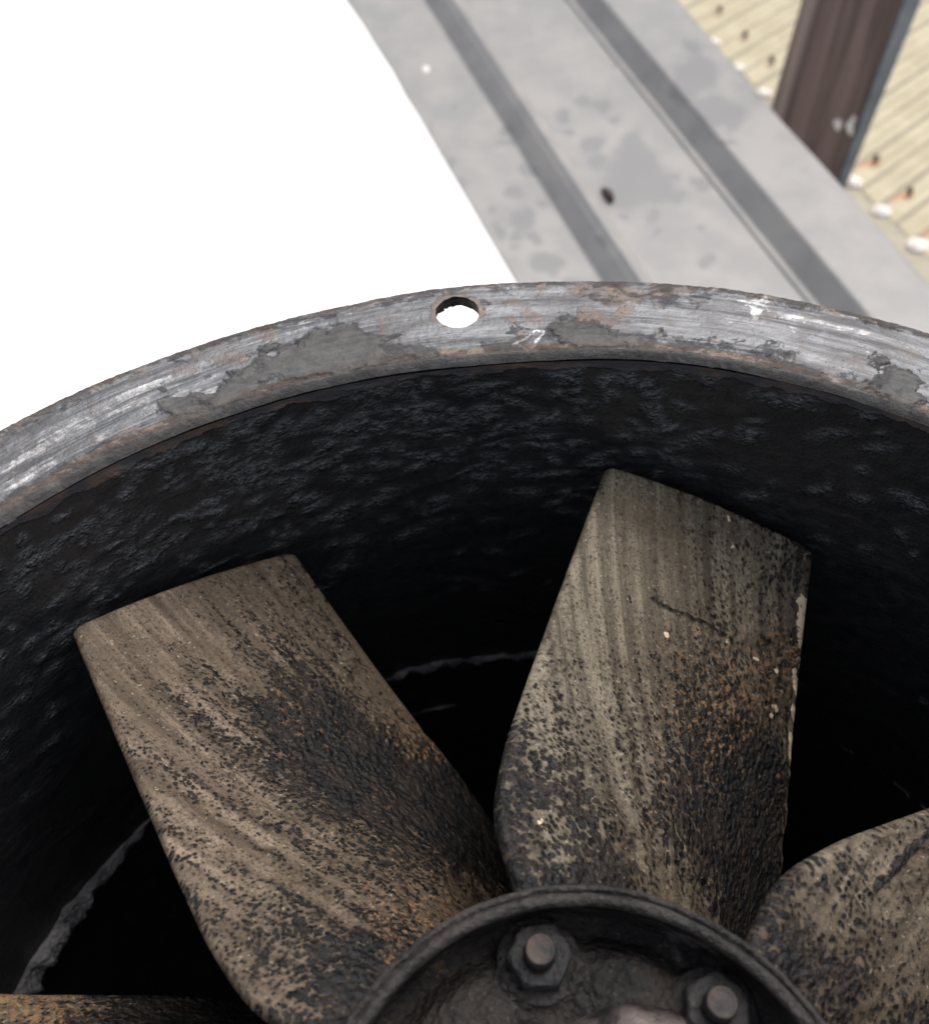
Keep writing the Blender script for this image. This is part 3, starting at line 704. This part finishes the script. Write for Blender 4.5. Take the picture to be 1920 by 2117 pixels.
# nuts on studs
def nut(k):
    an = .8109+k*D7 + (.006 if k == 1 else 0); cx, cy = .1965*math.cos(an), .1985*math.sin(an)
    z0 = -.170
    rot = math.radians(0 if k == 1 else (22 if k == 0 else 51.4*k))
    # hexagon with chamfered top
    def ring(r, z, hexa, n=72):
        A = np.linspace(0, 2*math.pi, n+1)[:-1]
        hx = np.cos(math.pi/6)/np.cos(((A-rot) % (math.pi/3))-math.pi/6)
        R = r*(hx*hexa+(1-hexa)); return np.c_[R*np.cos(A), R*np.sin(A), 0*A+z]
    rows = [ring(.0335, -.004, 1), ring(.0332, .019, 1), ring(.0328, .0225, 1), ring(.0300, .0262, .5), ring(.0255, .0275, .0), ring(.0165, .0278, 0), ring(.0148, .0255, 0)]
    P = np.stack(rows, 1); d = (fbm(P[..., 0]*90+k*3, P[..., 1]*90, P[..., 2]*90, 3)-.5)*.0022
    P = P+P*[1, 1, 0]*(d/.03)[..., None]; P[..., 2] += d*.6
    nt = mesh_obj('nut', (P+[cx, cy, z0+.1]).reshape(-1, 3), grid(72, len(rows), True), M_nut, imp)
    rows = [ring(.0415, -.012, 0), ring(.0418, -.001, 0), ring(.040, .0012, 0), ring(.030, .0015, 0)]
    P = np.stack(rows, 1); d = (fbm(P[..., 0]*60+k*3, P[..., 1]*60, 5, 3)-.5)*.003; P[..., 2] += d; P[..., :2] *= (1+d*6)[..., None]
    mesh_obj('washer', (P+[cx, cy, z0+.1]).reshape(-1, 3), grid(72, 4, True), M_nut, nt)
    rr = [(.0152, .02)]+[(.0150-(.0011 if i % 2 else 0), .02+i*.0022) for i in range(1, 12)]+[(.0148, .0455), (.0142, .0475), (.0128, .0485), (.0118, .0478), (.008, .0482), (.0, .0480)]
    A = np.linspace(0, 2*math.pi, 49)[:-1]
    P = np.stack([np.c_[r*np.cos(A), r*np.sin(A), 0*A+z] for r, z in rr], 1)
    d = (fbm(P[..., 0]*80+k*3, P[..., 1]*80, P[..., 2]*80, 3)-.5)*.0016; P[..., 2] += d; P[..., :2] *= (1+d*20)[..., None]
    mesh_obj('stud', (P+[cx, cy, z0+.1]).reshape(-1, 3), grid(48, len(rr), True), M_stud, nt)
for k in range(7): nut(k)

# ------------------------------------------------------------ galvanized ribbed sheet
dn = np.array([.957, .29]); dl = np.array([.29, -.957])
SZ = -2.6
RZ_ = -5.0
sheet = thing('ribbed_metal_sheet', 'pale grey galvanized ribbed sheet with damp stains beside the yellow roof', 'metal sheet', (1.2, 5, SZ))
prof = [(1.335, 0), (1.775, 0), (1.866, .094), (1.885, .100), (1.890, .112), (1.940, .116), (1.975, .0), (2.672, 0), (2.677, .010), (2.692, .010), (2.697, .0), (2.660, 0), (2.664, .012), (2.690, .012), (2.694, .0), (2.708, .0), (2.796, .104), (2.802, .112), (2.83, .114), (3.245, .114), (3.255, .105), (3.257, -.06)]
pd = np.array(dens(prof, .012)); ls = np.r_[np.arange(-8.6, -2.4, .018), np.arange(-2.4, 4, .1)]      # length coordinate along dl
A, Ln = np.meshgrid(np.arange(len(pd)), ls, indexing='ij')
off = pd[A, 0]; hz = pd[A, 1]
EP = np.array([onplane(x_, y_, SZ)[:2] for x_, y_ in [(640, -110), (715, 0), (748, 48), (775, 92), (812, 148), (842, 205), (862, 235), (905, 310), (960, 402), (1010, 488), (1060, 573), (1130, 690)]])
eo, el = EP@dn, EP@dl
k_ = 1-ss(off, 1.335, 1.55)
ER = np.array([onplane(x_, y_, SZ+.11)[:2] for x_, y_ in [(1300, -115), (1400, 0), (1480, 95), (1545, 170), (1613, 250), (1680, 322), (1745, 395), (1830, 490), (1920, 592), (2010, 700)]])
off = off + (np.interp(Ln, ER@dl, ER@dn)-3.25)*ss(off, 2.9, 3.24)
off = off + (np.interp(Ln, el, eo)-1.335)*k_
X = off*dn[0]+Ln*dl[0]; Y = off*dn[1]+Ln*dl[1]
Z = SZ+hz+.010*(fbm(X*1.3, Y*1.3, 0, 2)-.5)
IX, IY = img_of(X, Y, Z)
JX = IX+(fbm(IX/22, IY/22, 1, 3)-.5)*26; JY = IY+(fbm(IX/22, IY/22, 8, 3)-.5)*26
st = np.zeros_like(IX)
SP = [(1445, 150, 42, 40), (1430, 100, 22, 22), (1420, 170, 36, 50), (1470, 225, 52, 34), (1500, 240, 48, 32), (1505, 292, 22, 12), (1530, 100, 30, 30), (1480, 60, 26, 20), (1560, 200, 12, 12),
      (1310, 345, 60, 50), (1290, 400, 60, 40), (1350, 390, 48, 40), (1310, 300, 28, 30), (1225, 300, 28, 16), (1232, 335, 24, 18), (1165, 240, 18, 14), (1172, 272, 14, 10), (1205, 210, 20, 12), (1240, 222, 22, 16),
      (1062, 401, 26, 17), (1120, 420, 15, 11), (1085, 455, 30, 24), (1068, 485, 20, 16), (1105, 490, 18, 16), (1062, 510, 10, 8), (1130, 545, 42, 24), (1045, 295, 20, 12), (1050, 270, 14, 8), (932, 335, 10, 9), (955, 375, 9, 9), (935, 225, 6, 6), (1095, 355, 18, 16), (888, 260, 7, 16),
      (1448, 475, 14, 10), (1460, 540, 20, 14), (1355, 485, 9, 7), (1290, 450, 14, 10), (1450, 385, 22, 14), (1400, 410, 20, 14), (1345, 450, 14, 18), (1030, 480, 12, 20), (1195, 65, 5, 5), (1275, 140, 6, 6), (1395, 370, 14, 10), (1270, 250, 12, 10), (1020, 430, 10, 8), (1180, 600, 30, 20), (1240, 500, 14, 12)]
for x, y, w, h in SP:
    st = np.maximum(st, 1-ss(np.hypot((JX-x)/w, (JY-y)/h), .68, 1.16))
br = np.exp(-((off-1.945)/.018)**2)*(.4+.9*(fbm(Ln*2, 0, 4, 3)-.3))*(A > 0) 
mk = np.stack([st*.85, np.clip(br, 0, 1), 0*st], -1).reshape(-1, 3)
M_sheet = mat_sheet()
P = np.stack([X, Y, Z], -1).reshape(-1, 3) - np.array([1.2, 5, SZ])
o = mesh_obj('sheet_panel', P, grid(len(pd), len(ls)), M_sheet, sheet, col={'mask': mk})
sm = o.modifiers.new('thickness', 'SOLIDIFY'); sm.thickness = .004*S; sm.offset = -1
# bent stiffener under the sheet
v, f = box((0, 0, -.12), (.10, 6.0, .16), math.atan2(-.29, .957)*-1+0)
cxy = 3.05*dn+(-5.4)*dl
v = [(x+cxy[0]-1.2, y+cxy[1]-5, z-.02) for x, y, z in v]
# rotate box along the sheet direction
def beam(n0, n1, l0, l1, z0, z1, name, mat, parent, org):
    pts = []
    for n_ in (n0, n1):
        for l_ in (l0, l1):
            q = n_*dn+l_*dl
            for z_ in (z0, z1): pts.append((q[0]-org[0], q[1]-org[1], z_-org[2]))
    mesh_obj(name, pts, [(0, 1, 3, 2), (4, 6, 7, 5), (0, 4, 5, 1), (2, 3, 7, 6), (0, 2, 6, 4), (1, 5, 7, 3)], mat, parent, smooth=False)
beam(2.95, 3.15, -8.6, 3.9, SZ-.20, SZ-.012, 'support_rail', M_out, sheet, (1.2, 5, SZ))
for l_ in (-8.3, -6.2, -2.0, 2.0): beam(3.0, 3.1, l_-.06, l_+.06, RZ_-.02, SZ-.2, 'support_leg', M_out, sheet, (1.2, 5, SZ))
# white droplet on the sheet, dark chip lying on it
def chip(name, x, y, z, pts, h, mat, parent=None, org=(0, 0, 0)):
    q = [onplane(x+a_, y+b_, z) for a_, b_ in pts]; c = sum(q)/len(q); n = len(q)
    top = [tuple(c+(p_-c)*.72+[0, 0, h]) for p_ in q]; V = [tuple(p_) for p_ in q]+top+[tuple(c+[0, 0, h*1.15])]
    f = [(i, (i+1) % n, n+(i+1) % n, n+i) for i in range(n)]+[(n+i, n+(i+1) % n, 2*n) for i in range(n)]
    V = [(p_[0]-org[0], p_[1]-org[1], p_[2]-org[2]) for p_ in V]
    return mesh_obj(name, V, f, mat, parent)
M_white = mat_simple('white paint drop', (.72, .70, .68), (.82, .78, .76), .5, 8)
M_chip = mat_simple('dark brown flake', (.028, .018, .018), (.07, .045, .045), .7, 14)
chip('paint_drop', 880, 144, SZ+.002, [(8*math.cos(t_), 8*math.sin(t_)) for t_ in np.linspace(0, 2*math.pi, 10)[:-1]], .012, M_white, sheet, (1.2, 5, SZ))
o = chip('dry_flake', 1256, 404, SZ+.004, [(-15, -12), (-2, -10), (12, -2), (14, 10), (6, 19), (-3, 10), (-10, 0)], .03, M_chip)
tag(o, 'small dark brown flake lying on the grey sheet beside its first rib', 'debris')

# ------------------------------------------------------------ cream corrugated roof
RZ = -5.0
roof = thing('corrugated_roof', 'faded cream yellow corrugated roof with white washers and rusty screw marks', 'roof', (3, 10, RZ))
wd = np.array([.330, -.944]); wd /= np.linalg.norm(wd)                 # eave line along the washers
W0 = np.array([2.787, 10.399])
cd = np.array([math.cos(math.radians(39.5)), math.sin(math.radians(39.5))])   # ridge direction
a_s = np.arange(-9, 11, .0133); b_s = np.r_[np.linspace(-.02, 1.6, 60), np.linspace(1.75, 14, 30)]
A, B = np.meshgrid(a_s, b_s, indexing='ij')
X = W0[0]+A*wd[0]+B*cd[0]; Y = W0[1]+A*wd[1]+B*cd[1]
PIT = .2665
phs = (A/PIT) % 1.0
def trap(t):
    return np.interp(t, [0, .16, .24, .44, .52, .66, .74, .84, .92, 1.0], [1, 1, .25, .25, .0, .0, .55, .55, 1, 1])
h = trap(phs)*.030*(.1+.9*ss(B, .0, .5))
Z = RZ+h+.003*(fbm(X, Y, 0, 2)-.5)
dirt = np.exp(-((phs-.62)/.15)**2)*1.05*(.60+.6*fbm(X*.8, Y*.8, 2, 3))*(.75+.25*((A/PIT) % 2 > 1))
rust = np.zeros_like(X)
screws = [(i*PIT, .30) for i in (-3, -2, -1, 0, 1, 2, 3, 4, 5, 6, 7, 8)]
scr = []
for (px, py) in [(1487, 20), (1540, 72), (1595, 125), (1650, 180), (1705, 232), (1757, 282), (1810, 330), (1880, 397), (1950, 466)]:
    q = onplane(px, py, RZ+.05); scr.append((q, py > 300))
    s_ = -np.array([.85, .2]) if py > 300 else -np.array([.5, .6])
    for j in range(5):
        c = q[:2]+s_/np.linalg.norm(s_)*.02*j*(1.8 if py > 300 else 1)
        rust = np.maximum(rust, (.85 if py > 300 else .22)*(1-j*.16)*(1-ss(np.hypot(X-c[0], Y-c[1]), .02, .065)))
mk = np.stack([np.clip(dirt, 0, 1), rust, 0*rust], -1).reshape(-1, 3)
org = np.array([3, 10, RZ])
M_roof = mat_roof()
mesh_obj('corrugated_sheet', np.stack([X, Y, Z], -1).reshape(-1, 3)-org, grid(len(a_s), len(b_s)), M_roof, roof, col={'mask': mk})
M_cap = mat_simple('beige flat flashing', (.33, .30, .225), (.40, .365, .28), .6, 4, 0, .01)
A, B = np.meshgrid(np.arange(-9, 11, .1), np.linspace(-2.2, .25, 24), indexing='ij')
X = W0[0]+A*wd[0]+B*cd[0]; Y = W0[1]+A*wd[1]+B*cd[1]; Z = RZ-.006+.004*(fbm(X, Y, 4, 2)-.5)
B_keep = B
# the flashing stops under the grey sheet
nn_ = X*dn[0]+Y*dn[1]; sh = np.maximum(2.95-nn_, 0)*(B < 0); X = X+sh*dn[0]; Y = Y+sh*dn[1]
mesh_obj('flashing', np.stack([X, Y, Z], -1).reshape(-1, 3)-org, grid(A.shape[0], 24), M_cap, roof)
M_wash = mat_simple('white plastic washer', (.78, .72, .69), (.86, .80, .77), .4, 6, 0, .006)
M_screw = mat_simple('dark screw head', (.05, .038, .028), (.11, .08, .055), .5, 20)
def disc(prof, n=28):
    A = np.linspace(0, 2*math.pi, n+1)[:-1]
    return np.stack([np.c_[r*np.cos(A), r*np.sin(A), 0*A+z] for r, z in prof], 1).reshape(-1, 3), grid(n, len(prof), True)
for i, (px, py, r_) in enumerate([(1475, 84, .085), (1525, 137, .09), (1577, 188, .10), (1634, 246, .10), (1700, 312, .10), (1765, 372, .10), (1822, 432, .115), (1897, 503, .12), (1975, 570, .12)]):
    q = onplane(px, py, RZ+.03)
    v, f = disc([(r_*.9, -.05), (r_*.92, .0), (r_*.84, .022), (r_*.5, .030), (r_*.42, .045), (r_*.25, .055), (0, .057)])
    v = v*.82; v[:, :2] *= (1+.5*(fbm(v[:, 0]*14+i*5, v[:, 1]*14, i, 2)-.5))[:, None]*[[1.12, .95]]; v[:, 2] *= .8
    mesh_obj('washer', v, f, M_wash, roof, loc=(q-org-[0, 0, .02]))
for q, rs in scr:
    v, f = disc([(.029, -.02), (.031, .006), (.020, .010), (.020, .024), (.015, .028), (0, .029)], 12)
    mesh_obj('screw', v, f, M_screw, roof, loc=(q-org+np.array([0, 0, .02])))
# walls carrying the roof
def wallbox(n0, n1, l0, l1, z0, z1, name, mat): beam(n0, n1, l0, l1, z0, z1, name, mat, roof, org)
wallbox(15.3, 15.6, -16, -9, GZ, RZ-.1, 'wall', M_out)

# ------------------------------------------------------------ timber post
M_post = mat_post()
M_trim = mat_simple('blue grey metal strip', (.16, .19, .23), (.22, .25, .29), .4, 4, .4)
P0 = [onplane(1601, 300, -4.3), onplane(1757, 300, -4.3), onplane(1785, 300, -4.3)]
def top_at(tx, p0):
    z = p0[2]
    for _ in range(400):
        q = np.array([p0[0], p0[1], z]); iy = img_of(q[0], q[1], q[2])[1]
        if iy <= 0: break
        z += .01
    return onplane(tx, 0, z)
P1 = [top_at(t_, q) for t_, q in zip((1690, 1868, 1907), P0)]
def at(i, z):
    k = (z-P0[i][2])/(P1[i][2]-P0[i][2]); return P0[i]+(P1[i]-P0[i])*k
c1, c2, c3 = [at(i, RZ) for i in range(3)]
post = thing('timber_post', 'dark brown timber post with a blue grey metal edge standing at the roof border', 'post', (c1[0], c1[1], RZ))
e1 = (c2-c1)[:2]; nrm = np.array([-e1[1], e1[0]]); nrm /= np.linalg.norm(nrm)
porg = (c1[0], c1[1], RZ)
def prism(name, ia, ib, depth, z0, z1, mat, parent, org, gap=0.0, bev=.012):
    zs = np.linspace(z0, z1, 30); V = []; n = 4
    for z in zs:
        a_, b_ = at(ia, z)[:2], at(ib, z)[:2]; e = (b_-a_)/np.linalg.norm(b_-a_); a_ = a_+e*gap
        m_ = np.array([-e[1], e[0]])*depth
        for q in (a_, b_, b_+m_, a_+m_): V.append((q[0]-org[0], q[1]-org[1], z-org[2]))
    F_ = []
    for i in range(len(zs)-1):
        for j in range(n): F_.append((i*n+j, i*n+(j+1) % n, (i+1)*n+(j+1) % n, (i+1)*n+j))
    F_ += [tuple(range(n))[::-1], tuple(range((len(zs)-1)*n, len(zs)*n))]
    o = mesh_obj(name, V, F_, mat, parent, smooth=False)
    b = o.modifiers.new('edge', 'BEVEL'); b.width = bev*S; b.segments = 2; b.limit_method = 'ANGLE'
    return o
prism('post_body', 0, 1, .42, RZ, 1.0, M_post, post, porg)
prism('metal_edge', 1, 2, .40, RZ, 1.0, M_trim, post, porg, .004, .02)
# two white splashes on the post face
a0, a1, a2 = at(0, -4.3), at(1, -4.3), at(0, -2.0)
fn0 = np.cross(a1-a0, a2-a0); fn0 /= np.linalg.norm(fn0)
def onpost(px, py):
    d = ((px-960)/F)*rx + ((1058.5-py)/F)*ux + fw
    return CAMP+d*((a0-CAMP)@fn0/(d@fn0)), fn0.copy()
for px, py, w, h in ((1731, 256, 8, 12), (1757, 262, 8, 16), (1764, 244, 5, 6)):
    q, fn = onpost(px, py); n = 12; V = []
    if (CAMP-q)@fn < 0: fn = -fn
    for rr_, hh_ in ((1, .0), (.8, .012), (.4, .018)):
        for t_ in np.linspace(0, 2*math.pi, n+1)[:-1]:
            k_ = 1+.2*math.sin(3*t_+px); p_, _ = onpost(px+w*rr_*k_*math.cos(t_), py+h*rr_*k_*math.sin(t_)); V.append(p_+fn*(hh_+.003)-np.array(porg))
    F_ = [(i*n+j, i*n+(j+1) % n, (i+1)*n+(j+1) % n, (i+1)*n+j) for i in range(2) for j in range(n)]+[tuple(range(2*n, 3*n))]
    mesh_obj('white_splash', V, F_, M_white, post)
